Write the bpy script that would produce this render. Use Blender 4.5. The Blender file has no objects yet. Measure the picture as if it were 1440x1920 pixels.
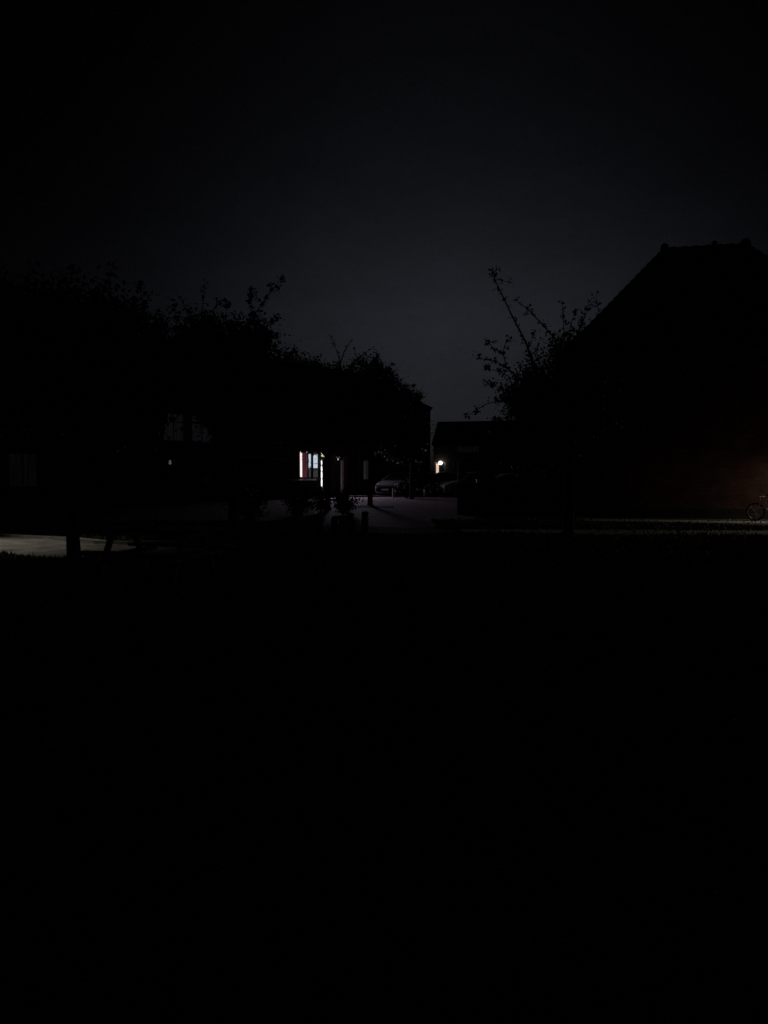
import bpy, math, random
import numpy as np
from mathutils import Vector, Matrix

random.seed(7)
RNG = np.random.default_rng(7)
sc = bpy.context.scene
COL = sc.collection
R = math.radians

# ------------------------------------------------------------------ camera
CAM_Z = 1.6
PITCH = math.atan(78 / 1440)
cam = bpy.data.cameras.new('camera')
cam_o = bpy.data.objects.new('camera', cam)
COL.objects.link(cam_o)
cam.sensor_fit = 'HORIZONTAL'
cam.sensor_width = 36
cam.lens = 36
cam.clip_start = 0.05
cam.clip_end = 2000
cam_o.location = (0, 0, CAM_Z)
cam_o.rotation_euler = (math.pi / 2 - PITCH, 0, 0)
sc.camera = cam_o

# ------------------------------------------------------------------ night sky: deep twilight under the light dome of the town
world = bpy.data.worlds.new('World')
sc.world = world
world.use_nodes = True
wn, wl = world.node_tree.nodes, world.node_tree.links
bg = wn['Background']
sky = wn.new('ShaderNodeTexSky')
sky.sky_type = 'NISHITA'
sky.sun_disc = False
sky.sun_elevation = R(-6.95)
sky.sun_rotation = R(4)
hs = wn.new('ShaderNodeHueSaturation')
hs.inputs['Saturation'].default_value = 0.08
wl.new(sky.outputs[0], hs.inputs['Color'])
tc = wn.new('ShaderNodeTexCoord')
sx = wn.new('ShaderNodeSeparateXYZ')
wl.new(tc.outputs['Generated'], sx.inputs[0])
def wmath(op, a, b=None):
    n = wn.new('ShaderNodeMath'); n.operation = op
    for i, v in enumerate((a, b)):
        if v is None: continue
        if isinstance(v, (int, float)): n.inputs[i].default_value = v
        else: wl.new(v, n.inputs[i])
    return n.outputs[0]
azi = wmath('ARCTAN2', sx.outputs['X'], sx.outputs['Y'])
q = wmath('DIVIDE', wmath('SUBTRACT', azi, R(5.0)), R(18.5))
lobe = wmath('POWER', math.e, wmath('MULTIPLY', wmath('MULTIPLY', q, q), -1.0))
fac = wmath('ADD', wmath('MULTIPLY', lobe, 0.94), 0.06)
# thin bank of haze low on the horizon, all the way round
mr = wn.new('ShaderNodeMapRange'); mr.interpolation_type = 'SMOOTHSTEP'
mr.inputs['From Min'].default_value = math.sin(R(1)); mr.inputs['From Max'].default_value = math.sin(R(15))
mr.inputs['To Min'].default_value = 0.16; mr.inputs['To Max'].default_value = 1.0
wl.new(sx.outputs['Z'], mr.inputs['Value'])
fac = wmath('MULTIPLY', fac, mr.outputs[0])
# noise put into the sky for uneven tone and fine grain
cn = wn.new('ShaderNodeTexNoise'); cn.inputs['Scale'].default_value = 5.0; cn.inputs['Detail'].default_value = 12; cn.inputs['Roughness'].default_value = 0.86
cm = wn.new('ShaderNodeMapping'); cm.inputs['Scale'].default_value = (1, 1, 2.2)
wl.new(tc.outputs['Generated'], cm.inputs[0]); wl.new(cm.outputs[0], cn.inputs['Vector'])
fac = wmath('MULTIPLY', fac, wmath('ADD', wmath('MULTIPLY', cn.outputs['Fac'], 0.9), 0.55))
mul = wn.new('ShaderNodeVectorMath'); mul.operation = 'SCALE'
wl.new(hs.outputs[0], mul.inputs[0]); wl.new(fac, mul.inputs['Scale'])
tint = wn.new('ShaderNodeVectorMath'); tint.operation = 'MULTIPLY'
wl.new(mul.outputs[0], tint.inputs[0]); tint.inputs[1].default_value = (0.95, 1.0, 1.26)
wl.new(tint.outputs[0], bg.inputs['Color'])
bg.inputs['Strength'].default_value = 1.62

sc.view_settings.view_transform = 'Standard'
sc.view_settings.look = 'None'
sc.view_settings.gamma = 1
sc.view_settings.use_curve_mapping = False
sc.view_settings.exposure = 0
sc.render.dither_intensity = 2.0
sc.cycles.max_bounces = 6

# ------------------------------------------------------------------ picture -> place helpers (photo pixels, 1440 wide)
def at(px, py, Y):
    u, v = (px - 720) / 1440, -(py - 960) / 1440
    dy = math.cos(PITCH) + v * math.sin(PITCH)
    dz = -math.sin(PITCH) + v * math.cos(PITCH)
    return Vector((u * Y / dy, Y, CAM_Z + dz * Y / dy))
def gd(px, py):
    u, v = (px - 720) / 1440, -(py - 960) / 1440
    dy = math.cos(PITCH) + v * math.sin(PITCH)
    dz = -math.sin(PITCH) + v * math.cos(PITCH)
    t = -CAM_Z / dz
    return Vector((u * t, dy * t, 0))

# ------------------------------------------------------------------ materials
MATS = {}
def mat(name, col, rough=0.8, scale=6.0, var=0.35, bump=0.0, metal=0.0, spec=0.4, col2=None, bscale=None):
    if name in MATS: return MATS[name]
    m = bpy.data.materials.new(name); m.use_nodes = True
    n, l = m.node_tree.nodes, m.node_tree.links
    p = n['Principled BSDF']
    p.inputs['Roughness'].default_value = rough
    p.inputs['Metallic'].default_value = metal
    p.inputs['Specular IOR Level'].default_value = spec
    t = n.new('ShaderNodeTexCoord')
    no = n.new('ShaderNodeTexNoise'); no.inputs['Scale'].default_value = scale; no.inputs['Detail'].default_value = 6
    l.new(t.outputs['Object'], no.inputs['Vector'])
    r = n.new('ShaderNodeValToRGB')
    c2 = col2 or tuple(min(1, c * (1 + var)) for c in col)
    c1 = tuple(c * (1 - var) for c in col)
    r.color_ramp.elements[0].position = 0.3; r.color_ramp.elements[0].color = (*c1, 1)
    r.color_ramp.elements[1].position = 0.7; r.color_ramp.elements[1].color = (*c2, 1)
    l.new(no.outputs['Fac'], r.inputs[0]); l.new(r.outputs[0], p.inputs['Base Color'])
    if bump:
        n2 = n.new('ShaderNodeTexNoise'); n2.inputs['Scale'].default_value = bscale or scale * 5; n2.inputs['Detail'].default_value = 4
        l.new(t.outputs['Object'], n2.inputs['Vector'])
        b = n.new('ShaderNodeBump'); b.inputs['Strength'].default_value = bump; b.inputs['Distance'].default_value = 0.02
        l.new(n2.outputs['Fac'], b.inputs['Height']); l.new(b.outputs[0], p.inputs['Normal'])
    MATS[name] = m
    return m
def brickmat(name, c1, c2, cm, bw, bh, mortar, rough=0.85, rot=0.0, axis=None, bump=0.6):
    m = bpy.data.materials.new(name); m.use_nodes = True
    n, l = m.node_tree.nodes, m.node_tree.links
    p = n['Principled BSDF']; p.inputs['Roughness'].default_value = rough; p.inputs['Specular IOR Level'].default_value = 0.3
    t = n.new('ShaderNodeTexCoord'); mp = n.new('ShaderNodeMapping')
    l.new(t.outputs['Object'], mp.inputs['Vector'])
    mp.inputs['Rotation'].default_value = axis or (0, 0, rot)
    br = n.new('ShaderNodeTexBrick')
    br.inputs['Scale'].default_value = 1
    br.inputs['Brick Width'].default_value = bw; br.inputs['Row Height'].default_value = bh
    br.inputs['Mortar Size'].default_value = mortar
    br.inputs['Color1'].default_value = (*c1, 1); br.inputs['Color2'].default_value = (*c2, 1); br.inputs['Mortar'].default_value = (*cm, 1)
    l.new(mp.outputs[0], br.inputs['Vector'])
    no = n.new('ShaderNodeTexNoise'); no.inputs['Scale'].default_value = 2.2; no.inputs['Detail'].default_value = 7
    l.new(t.outputs['Object'], no.inputs['Vector'])
    mx = n.new('ShaderNodeMix'); mx.data_type = 'RGBA'; mx.blend_type = 'MULTIPLY'; mx.inputs['Factor'].default_value = 0.6
    wr0 = n.new('ShaderNodeValToRGB'); wr0.color_ramp.elements[0].position = 0.36; wr0.color_ramp.elements[0].color = (0.25, 0.25, 0.25, 1); wr0.color_ramp.elements[1].position = 0.62
    l.new(no.outputs['Fac'], wr0.inputs[0])
    l.new(br.outputs['Color'], mx.inputs['A']); l.new(wr0.outputs[0], mx.inputs['B'])
    l.new(mx.outputs['Result'], p.inputs['Base Color'])
    b = n.new('ShaderNodeBump'); b.inputs['Strength'].default_value = bump; b.inputs['Distance'].default_value = 0.01; b.invert = True
    l.new(br.outputs['Fac'], b.inputs['Height']); l.new(b.outputs[0], p.inputs['Normal'])
    return m
def emit(name, col, s, stripes=0.0, scale=30.0, rotz=0.0):
    """something that gives off light: lit curtains, lamp bulbs"""
    m = bpy.data.materials.new(name); m.use_nodes = True
    n, l = m.node_tree.nodes, m.node_tree.links
    p = n['Principled BSDF']; p.inputs['Base Color'].default_value = (*[c * 0.5 for c in col], 1); p.inputs['Roughness'].default_value = 0.9
    p.inputs['Emission Color'].default_value = (*col, 1); p.inputs['Emission Strength'].default_value = s
    if stripes:
        t = n.new('ShaderNodeTexCoord'); mp = n.new('ShaderNodeMapping'); mp.inputs['Scale'].default_value = (scale, scale, 0.6)
        l.new(t.outputs['Object'], mp.inputs[0])
        no = n.new('ShaderNodeTexNoise'); no.inputs['Scale'].default_value = 1.0; no.inputs['Detail'].default_value = 3
        l.new(mp.outputs[0], no.inputs['Vector'])
        mr = n.new('ShaderNodeMapRange'); mr.inputs['From Min'].default_value = 0.3; mr.inputs['From Max'].default_value = 0.7
        mr.inputs['To Min'].default_value = s * (1 - stripes); mr.inputs['To Max'].default_value = s
        l.new(no.outputs['Fac'], mr.inputs['Value']); l.new(mr.outputs[0], p.inputs['Emission Strength'])
    return m

M_soil = mat('lawn_soil', (0.030, 0.034, 0.016), 0.95, 3.0, 0.4, 0.6, bscale=60)
M_grass = mat('grass_blades', (0.055, 0.085, 0.022), 0.7, 1.2, 0.45)
M_path = brickmat('path_pavers', (0.34, 0.31, 0.26), (0.27, 0.25, 0.21), (0.12, 0.11, 0.09), 0.21, 0.105, 0.008, rot=R(40))
M_street = brickmat('street_clinkers', (0.30, 0.20, 0.23), (0.20, 0.15, 0.20), (0.10, 0.09, 0.09), 0.21, 0.075, 0.007, rot=R(12))
M_gravel = mat('pale_gravel', (0.40, 0.39, 0.36), 0.95, 14, 0.5, 0.8, bscale=90)
M_kerb = mat('kerb_concrete', (0.16, 0.15, 0.14), 0.9, 5, 0.3, 0.3)
M_brick = brickmat('red_brick', (0.30, 0.105, 0.065), (0.21, 0.075, 0.05), (0.20, 0.17, 0.14), 0.22, 0.0625, 0.010, axis=(R(90), 0, 0))
M_brick2 = brickmat('dark_brick', (0.17, 0.095, 0.07), (0.12, 0.07, 0.055), (0.15, 0.13, 0.11), 0.22, 0.0625, 0.010, axis=(R(90), 0, 0))
M_tile = mat('roof_tile_clay', (0.085, 0.050, 0.040), 0.75, 2.0, 0.45, 0.3)
M_tile2 = mat('roof_tile_dark', (0.040, 0.038, 0.040), 0.7, 2.0, 0.4, 0.3)
M_white = mat('white_paint', (0.62, 0.61, 0.58), 0.5, 3.0, 0.12)
M_bark = mat('bark', (0.060, 0.048, 0.036), 0.95, 9.0, 0.5, 0.9, bscale=40)
M_leaf = mat('hawthorn_leaves', (0.045, 0.070, 0.022), 0.6, 0.9, 0.5)
M_leaf2 = mat('hedge_leaves', (0.035, 0.055, 0.022), 0.6, 1.5, 0.5)
M_wood = mat('weathered_wood', (0.16, 0.125, 0.09), 0.85, 7.0, 0.4, 0.5)
M_wood2 = mat('dark_post_wood', (0.045, 0.035, 0.025), 0.9, 8.0, 0.4, 0.5)
M_refl = mat('reflective_band', (0.75, 0.75, 0.72), 0.35, 20, 0.1)
M_metal = mat('galvanised_steel', (0.36, 0.36, 0.36), 0.45, 10, 0.2, metal=0.8)
M_black = mat('black_plastic', (0.018, 0.018, 0.02), 0.45, 10, 0.2)
M_rubber = mat('rubber', (0.02, 0.02, 0.02), 0.85, 12, 0.3)
M_glass = mat('dark_window_glass', (0.012, 0.013, 0.015), 0.04, 2, 0.1, spec=0.6)
M_sky = mat('skylight_glass', (0.05, 0.055, 0.06), 0.08, 2, 0.1, spec=1.0)
M_bin = mat('bin_plastic', (0.035, 0.045, 0.04), 0.4, 8, 0.2)
M_flower = mat('pale_petals', (0.7, 0.68, 0.6), 0.6, 20, 0.1)
M_sign = mat('sign_face_red', (0.45, 0.07, 0.05), 0.35, 20, 0.1)
M_signb = mat('sign_rim_grey', (0.45, 0.45, 0.43), 0.5, 20, 0.1)

# ------------------------------------------------------------------ mesh helpers
def wloc(o):
    v = Vector((0, 0, 0))
    while o is not None:
        v += o.location; o = o.parent
    return v
def tag(o, label=None, cat=None, group=None, kind=None):
    if label: o['label'] = label
    if cat: o['category'] = cat
    if group: o['group'] = group
    if kind: o['kind'] = kind
    return o
def empty(name, loc, label=None, cat=None, group=None):
    o = bpy.data.objects.new(name, None); COL.objects.link(o); o.location = loc
    o.empty_display_size = 0.2
    return tag(o, label, cat, group)
class MB:
    def __init__(s): s.v, s.f = [], []
    def quad(s, a, b, c, d):
        k = len(s.v); s.v += [tuple(a), tuple(b), tuple(c), tuple(d)]; s.f.append((k, k + 1, k + 2, k + 3)); return s
    def hexa(s, p):
        """8 corners: bottom ring 0-3, top ring 4-7"""
        k = len(s.v); s.v += [tuple(x) for x in p]
        for f in ((0, 3, 2, 1), (4, 5, 6, 7), (0, 1, 5, 4), (1, 2, 6, 5), (2, 3, 7, 6), (3, 0, 4, 7)): s.f.append(tuple(k + i for i in f))
        return s
    def box(s, lo, hi, fr=None):
        """box in a frame fr(a,b,c)->point"""
        (x0, y0, z0), (x1, y1, z1) = lo, hi
        fr = fr or (lambda a, b, c: (a, b, c))
        return s.hexa([fr(x0, y0, z0), fr(x1, y0, z0), fr(x1, y1, z0), fr(x0, y1, z0), fr(x0, y0, z1), fr(x1, y0, z1), fr(x1, y1, z1), fr(x0, y1, z1)])
    def tube(s, pts, rad, n=6, cap=True):
        pts = [Vector(p) for p in pts]
        if not isinstance(rad, (list, tuple)): rad = [rad] * len(pts)
        k0 = len(s.v); ref = None
        for i, p in enumerate(pts):
            d = (pts[min(i + 1, len(pts) - 1)] - pts[max(i - 1, 0)])
            d = d.normalized() if d.length > 1e-9 else Vector((0, 0, 1))
            if ref is None:
                ref = Vector((1, 0, 0)) if abs(d.x) < 0.8 else Vector((0, 1, 0))
            a = (ref - d * ref.dot(d)); a = a.normalized() if a.length > 1e-6 else d.orthogonal().normalized()
            b = d.cross(a); ref = a
            for j in range(n):
                t = 2 * math.pi * j / n
                s.v.append(tuple(p + (a * math.cos(t) + b * math.sin(t)) * rad[i]))
        for i in range(len(pts) - 1):
            for j in range(n):
                A = k0 + i * n + j; B = k0 + i * n + (j + 1) % n
                s.f.append((A, B, B + n, A + n))
        if cap:
            s.f.append(tuple(k0 + j for j in reversed(range(n))))
            s.f.append(tuple(k0 + (len(pts) - 1) * n + j for j in range(n)))
        return s
    def lathe(s, prof, c=(0, 0, 0), n=12, axis='z'):
        k0 = len(s.v)
        for (r, h) in prof:
            for j in range(n):
                t = 2 * math.pi * j / n
                a, b = r * math.cos(t), r * math.sin(t)
                p = (a, b, h) if axis == 'z' else ((h, a, b) if axis == 'x' else (a, h, b))
                s.v.append((c[0] + p[0], c[1] + p[1], c[2] + p[2]))
        for i in range(len(prof) - 1):
            for j in range(n):
                A = k0 + i * n + j; B = k0 + i * n + (j + 1) % n
                s.f.append((A, B, B + n, A + n))
        s.f.append(tuple(k0 + j for j in reversed(range(n))))
        s.f.append(tuple(k0 + (len(prof) - 1) * n + j for j in range(n)))
        return s
    def ring(s, c, R_, r, axis='y', n=24, m=6):
        k0 = len(s.v)
        for i in range(n):
            t = 2 * math.pi * i / n
            for j in range(m):
                q = 2 * math.pi * j / m
                rr, h = R_ + r * math.cos(q), r * math.sin(q)
                a, b = rr * math.cos(t), rr * math.sin(t)
                p = {'y': (a, h, b), 'x': (h, a, b), 'z': (a, b, h)}[axis]
                s.v.append((c[0] + p[0], c[1] + p[1], c[2] + p[2]))
        for i in range(n):
            for j in range(m):
                A = k0 + i * m + j; B = k0 + i * m + (j + 1) % m
                C = k0 + ((i + 1) % n) * m + (j + 1) % m; D = k0 + ((i + 1) % n) * m + j
                s.f.append((A, D, C, B))
        return s
    def build(s, name, m, parent=None, smooth=False, kind=None, bevel=0.0):
        off = wloc(parent) if parent else Vector((0, 0, 0))
        me = bpy.data.meshes.new(name)
        me.from_pydata([(x - off.x, y - off.y, z - off.z) for x, y, z in s.v], [], s.f)
        me.update()
        if smooth: me.polygons.foreach_set('use_smooth', [True] * len(me.polygons))
        me.materials.append(m)
        o = bpy.data.objects.new(name, me); COL.objects.link(o)
        if parent: o.parent = parent
        if kind: o['kind'] = kind
        if bevel:
            b = o.modifiers.new('bevel', 'BEVEL'); b.width = bevel; b.segments = 2; b.limit_method = 'ANGLE'
        return o
def sheet(name, pts, m, z, parent=None):
    me = bpy.data.meshes.new(name)
    me.from_pydata([(p[0], p[1], z) for p in pts], [], [tuple(range(len(pts)))]); me.update(); me.materials.append(m)
    o = bpy.data.objects.new(name, me); COL.objects.link(o)
    o['kind'] = 'structure'
    return o
def flakes(name, P, size, m, parent=None, flat=0.0, kind=None, aspect=0.62):
    """many leaf-sized rhombs at points P"""
    P = np.asarray(P, float); N = len(P)
    a = RNG.normal(size=(N, 3)); a[:, 2] *= (1 - flat); a /= np.linalg.norm(a, axis=1)[:, None]
    b = RNG.normal(size=(N, 3)); b -= (b * a).sum(1)[:, None] * a; b /= np.linalg.norm(b, axis=1)[:, None]
    sz = (size * RNG.uniform(0.6, 1.35, N))[:, None]
    n = np.cross(a, b)
    V = np.stack([P - a * sz * 0.5, P + b * sz * 0.5 * aspect + n * sz * 0.08, P + a * sz * 0.5, P - b * sz * 0.5 * aspect + n * sz * 0.08], 1).reshape(-1, 3)
    off = np.array(wloc(parent)) if parent else np.zeros(3)
    V = V - off
    me = bpy.data.meshes.new(name)
    me.vertices.add(4 * N); me.vertices.foreach_set('co', V.ravel())
    me.loops.add(4 * N); me.loops.foreach_set('vertex_index', np.arange(4 * N, dtype=np.int32))
    me.polygons.add(N); me.polygons.foreach_set('loop_start', np.arange(0, 4 * N, 4, dtype=np.int32))
    me.polygons.foreach_set('loop_total', np.full(N, 4, dtype=np.int32))
    me.update(calc_edges=True); me.validate(); me.materials.append(m)
    o = bpy.data.objects.new(name, me); COL.objects.link(o)
    if parent: o.parent = parent
    if kind: o['kind'] = kind
    return o
def copy_tree(o, parent=None):
    c = o.copy(); COL.objects.link(c); c.parent = parent
    for ch in list(o.children): copy_tree(ch, c)
    return c

# ================================================================== THE SETTING
sheet('ground', [(-400, -200), (400, -200), (400, 900), (-400, 900)], M_soil, 0.0)

# paved cross path: left arm passes behind the picnic table, right arm thins out past the tree
def band(name, centre, m, z):
    me = MB(); L, Rr = [], []
    for i, (x, y, w) in enumerate(centre):
        a = Vector(centre[max(i - 1, 0)][:2]); b = Vector(centre[min(i + 1, len(centre) - 1)][:2])
        d = (b - a).normalized(); nn = Vector((-d.y, d.x))
        L.append(Vector((x, y)) + nn * w / 2); Rr.append(Vector((x, y)) - nn * w / 2)
    for i in range(len(centre) - 1):
        me.quad((*Rr[i], z), (*Rr[i + 1], z), (*L[i + 1], z), (*L[i], z))
    o = me.build(name, m); o['kind'] = 'structure'; return o
band('path', [(-32, 26.5, 2.6), (-16, 20.0, 2.6), (-10, 17.5, 2.6), (-7.4, 16.15, 2.6), (-6.3, 15.35, 2.5), (-5.4, 15.15, 2.5), (-4.4, 15.2, 2.5), (-3.4, 15.4, 2.3)], M_path, 0.008)
band('gravel_path', [(2.0, 20.3, 0.9), (4, 20.0, 1.5), (6, 19.8, 1.9), (10, 19.4, 1.9), (20, 18.5, 1.9), (34, 16.9, 1.9)], M_gravel, 0.008)
band('gravel_verge', [(-32, 28.4, 0.5), (-16, 21.9, 0.5), (-10, 19.35, 0.5), (-7.4, 18.0, 0.5), (-6.3, 17.1, 0.5), (-5.4, 16.85, 0.45), (-4.4, 16.9, 0.4), (-3.4, 17.05, 0.3)], M_gravel, 0.012)
kb = MB()
kp = [(-32, 27.9), (-16, 21.4), (-10, 18.85), (-7.4, 17.5), (-6.3, 16.65), (-5.4, 16.45), (-4.4, 16.5), (-3.4, 16.65)]
for (x0, y0), (x1, y1) in zip(kp, kp[1:]):
    kb.hexa([(x0, y0, -0.05), (x1, y1, -0.05), (x1, y1 + 0.12, -0.05), (x0, y0 + 0.12, -0.05), (x0, y0, 0.07), (x1, y1, 0.07), (x1, y1 + 0.12, 0.07), (x0, y0 + 0.12, 0.07)])
kb.build('kerb', M_kerb)['kind'] = 'structure'
# street of clinkers between the houses
st = [gd(600, 985), gd(760, 990), gd(858, 988), (4.2, 30.0), (22, 30.6), (24, 60), (14, 100), (4, 110), (3.2, 60), (-2.6, 49.2), (-5.2, 45.5), gd(585, 950)]
sheet('street', [(p[0], p[1]) for p in st], M_street, 0.006)
# gravel strip at the foot of the brick house on the right
gs = [(at(1072, 900, 25.9).x, 25.4), (20, 21.9), (20, 21.0), (at(1090, 900, 24.8).x, 24.2)]
sheet('gravel_strip', gs, M_gravel, 0.010)
# kerb line across the street in front of the parked cars
kb = MB(); a, b = gd(700, 932.5), gd(858, 929)
kb.hexa([(a.x - 3, a.y - 0.6, 0), (b.x + 4, b.y, 0), (b.x + 4, b.y + 0.15, 0), (a.x - 3, a.y - 0.45, 0), (a.x - 3, a.y - 0.6, 0.1), (b.x + 4, b.y, 0.1), (b.x + 4, b.y + 0.15, 0.1), (a.x - 3, a.y - 0.45, 0.1)])
kb.build('street_kerb', M_kerb)['kind'] = 'structure'

# ================================================================== HOUSES
def frame_of(A, u):
    u = Vector((u[0], u[1], 0)).normalized(); n = Vector((u.y, -u.x, 0))
    A = Vector(A)
    return lambda s, o, z: A + u * s + n * o + Vector((0, 0, z))     # s along facade, o outward, z up
def wall_open(mb, fr, s0, s1, z0, z1, ops, dep=0.14):
    """front skin with real openings and reveals"""
    S = sorted({s0, s1, *[o[0] for o in ops], *[o[1] for o in ops]})
    Z = sorted({z0, z1, *[o[2] for o in ops], *[o[3] for o in ops]})
    for a, b in zip(S, S[1:]):
        for c, d in zip(Z, Z[1:]):
            ms, mz = (a + b) / 2, (c + d) / 2
            if any(o[0] < ms < o[1] and o[2] < mz < o[3] for o in ops): continue
            mb.quad(fr(a, 0, c), fr(b, 0, c), fr(b, 0, d), fr(a, 0, d))
    for (a, b, c, d) in [o[:4] for o in ops]:
        mb.quad(fr(a, 0, c), fr(a, -dep, c), fr(a, -dep, d), fr(a, 0, d))
        mb.quad(fr(b, -dep, c), fr(b, 0, c), fr(b, 0, d), fr(b, -dep, d))
        mb.quad(fr(a, 0, d), fr(a, -dep, d), fr(b, -dep, d), fr(b, 0, d))
        mb.quad(fr(a, -dep, c), fr(a, 0, c), fr(b, 0, c), fr(b, -dep, c))
def tiles(mb, eL, eR, rR, rL, row=0.33, wave=0.24, lift=0.03):
    """courses of pantiles over one roof slope (eave left/right, ridge right/left)"""
    eL, eR, rR, rL = map(Vector, (eL, eR, rR, rL))
    nrm = (eR - eL).cross(rL - eL)
    if nrm.length < 1e-6: nrm = (eR - eL).cross(rR - eL)
    nrm.normalize()
    if nrm.z < 0: nrm = -nrm
    H = ((rL + rR) / 2 - (eL + eR) / 2).length
    nr = max(2, int(H / row))
    for i in range(nr):
        t0, t1 = i / nr, min(1.0, (i + 1.12) / nr)
        A0, B0 = eL.lerp(rL, t0), eR.lerp(rR, t0); A1, B1 = eL.lerp(rL, t1), eR.lerp(rR, t1)
        W = (B0 - A0).length
        k = max(1, int(W / wave * 2))
        base = len(mb.v)
        for j in range(k + 1):
            f = j / k
            w = 0.5 + 0.5 * math.cos(math.pi * j)
            jit = random.uniform(-0.006, 0.006)
            lo = A0.lerp(B0, f); up = A1.lerp(B1, f)
            mb.v.append(tuple(lo + nrm * (lift + 0.035 * w + jit)))
            mb.v.append(tuple(up + nrm * (0.004 + 0.035 * w)))
            mb.v.append(tuple(lo + nrm * (-0.01)))
        for j in range(k):
            q0, q1 = base + 3 * j, base + 3 * (j + 1)
            mb.f.append((q0, q1, q1 + 1, q0 + 1)); mb.f.append((q0 + 2, q1 + 2, q1, q0))
def window(root, fr, s0, s1, z0, z1, glass, sill=True, mull=(), trans=(), dep=0.14, fw=0.06, frame_m=None):
    w = MB()
    fm = frame_m or M_white
    for a, b, c, d in ((s0, s0 + fw, z0, z1), (s1 - fw, s1, z0, z1), (s0 + fw, s1 - fw, z0, z0 + fw), (s0 + fw, s1 - fw, z1 - fw, z1)):
        w.box((a, -dep + 0.002, c), (b, -dep + 0.06, d), fr)
    for mm in mull: w.box((mm - 0.025, -dep + 0.004, z0 + fw), (mm + 0.025, -dep + 0.055, z1 - fw), fr)
    for t in trans: w.box((s0 + fw, -dep + 0.006, t - 0.022), (s1 - fw, -dep + 0.05, t + 0.022), fr)
    wo = w.build('window', fm, root)
    xs = [s0 + fw] + sorted(mull) + [s1 - fw]; zs = [z0 + fw] + sorted(trans) + [z1 - fw]
    if glass is not None:
        for a, b in zip(xs, xs[1:]):
            for c, d in zip(zs, zs[1:]):
                MB().box((a - 0.01, -dep + 0.012, c - 0.01), (b + 0.01, -dep + 0.024, d + 0.01), fr).build('pane', glass, wo)
    if sill: MB().box((s0 - 0.06, -0.1, z0 - 0.07), (s1 + 0.06, 0.07, z0), fr).build('sill', M_white, wo)
    return wo
def door(root, fr, s0, s1, z0, z1, m, dep=0.12):
    d = MB(); d.box((s0 + 0.05, -dep, z0), (s1 - 0.05, -dep + 0.045, z1 - 0.05), fr)
    for a, b in ((0.16, 0.95), (1.1, z1 - z0 - 0.25)):
        d.box((s0 + 0.17, -dep + 0.046, z0 + a), (s1 - 0.17, -dep + 0.06, z0 + b), fr)
    do = d.build('door', m, root)
    MB().box((s1 - 0.16, -dep + 0.05, z0 + 1.0), (s1 - 0.12, -dep + 0.11, z0 + 1.12), fr).build('handle', M_metal, do)
    f = MB()
    for a, b, c, e in ((s0, s0 + 0.05, z0, z1), (s1 - 0.05, s1, z0, z1), (s0 + 0.05, s1 - 0.05, z1 - 0.05, z1)):
        f.box((a, -dep - 0.01, c), (b, -dep + 0.06, e), fr)
    f.build('frame', M_white, do)
    return do

# ---- row of terraced houses receding on the left
M_door = mat('dark_green_door', (0.02, 0.035, 0.028), 0.4, 5, 0.2)
M_dim = emit('dim_net_curtain', (0.82, 0.80, 1.0), 0.0062, 0.8, 9)
M_net = emit('lit_net_curtain', (0.70, 0.80, 0.93), 0.78, 0.12, 14)
M_bright = emit('bright_room_light', (0.98, 0.95, 1.0), 4.0)
M_pink = emit('bright_curtain_edge', (1.0, 0.87, 0.88), 1.15, 0.25, 10)
M_red = emit('red_curtain', (0.20, 0.050, 0.075), 0.42, 0.85, 22)
M_half = emit('frosted_lower_pane', (0.24, 0.25, 0.22), 0.22, 0.8, 10)
M_fan = emit('yellow_fanlight', (0.92, 0.88, 0.58), 0.8, 0.3, 8)
M_low = emit('low_strip_glow', (0.40, 0.36, 0.36), 0.28, 0.5, 6)
M_low2 = emit('low_red_curtain', (0.10, 0.06, 0.065), 0.28, 0.8, 16)
M_grey = emit('dim_far_curtain', (0.25, 0.25, 0.23), 0.07, 0.92, 8)
M_bulb = emit('lamp_bulb', (1.0, 0.98, 0.95), 3.2)
M_bulb_w = emit('warm_lamp_bulb', (1.0, 0.62, 0.30), 30)
M_slit = emit('warm_door_slit', (1.0, 0.66, 0.50), 0.95, 0.3, 10)
M_spark = emit('table_lamp_shade', (0.75, 0.75, 1.0), 0.075)

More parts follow.
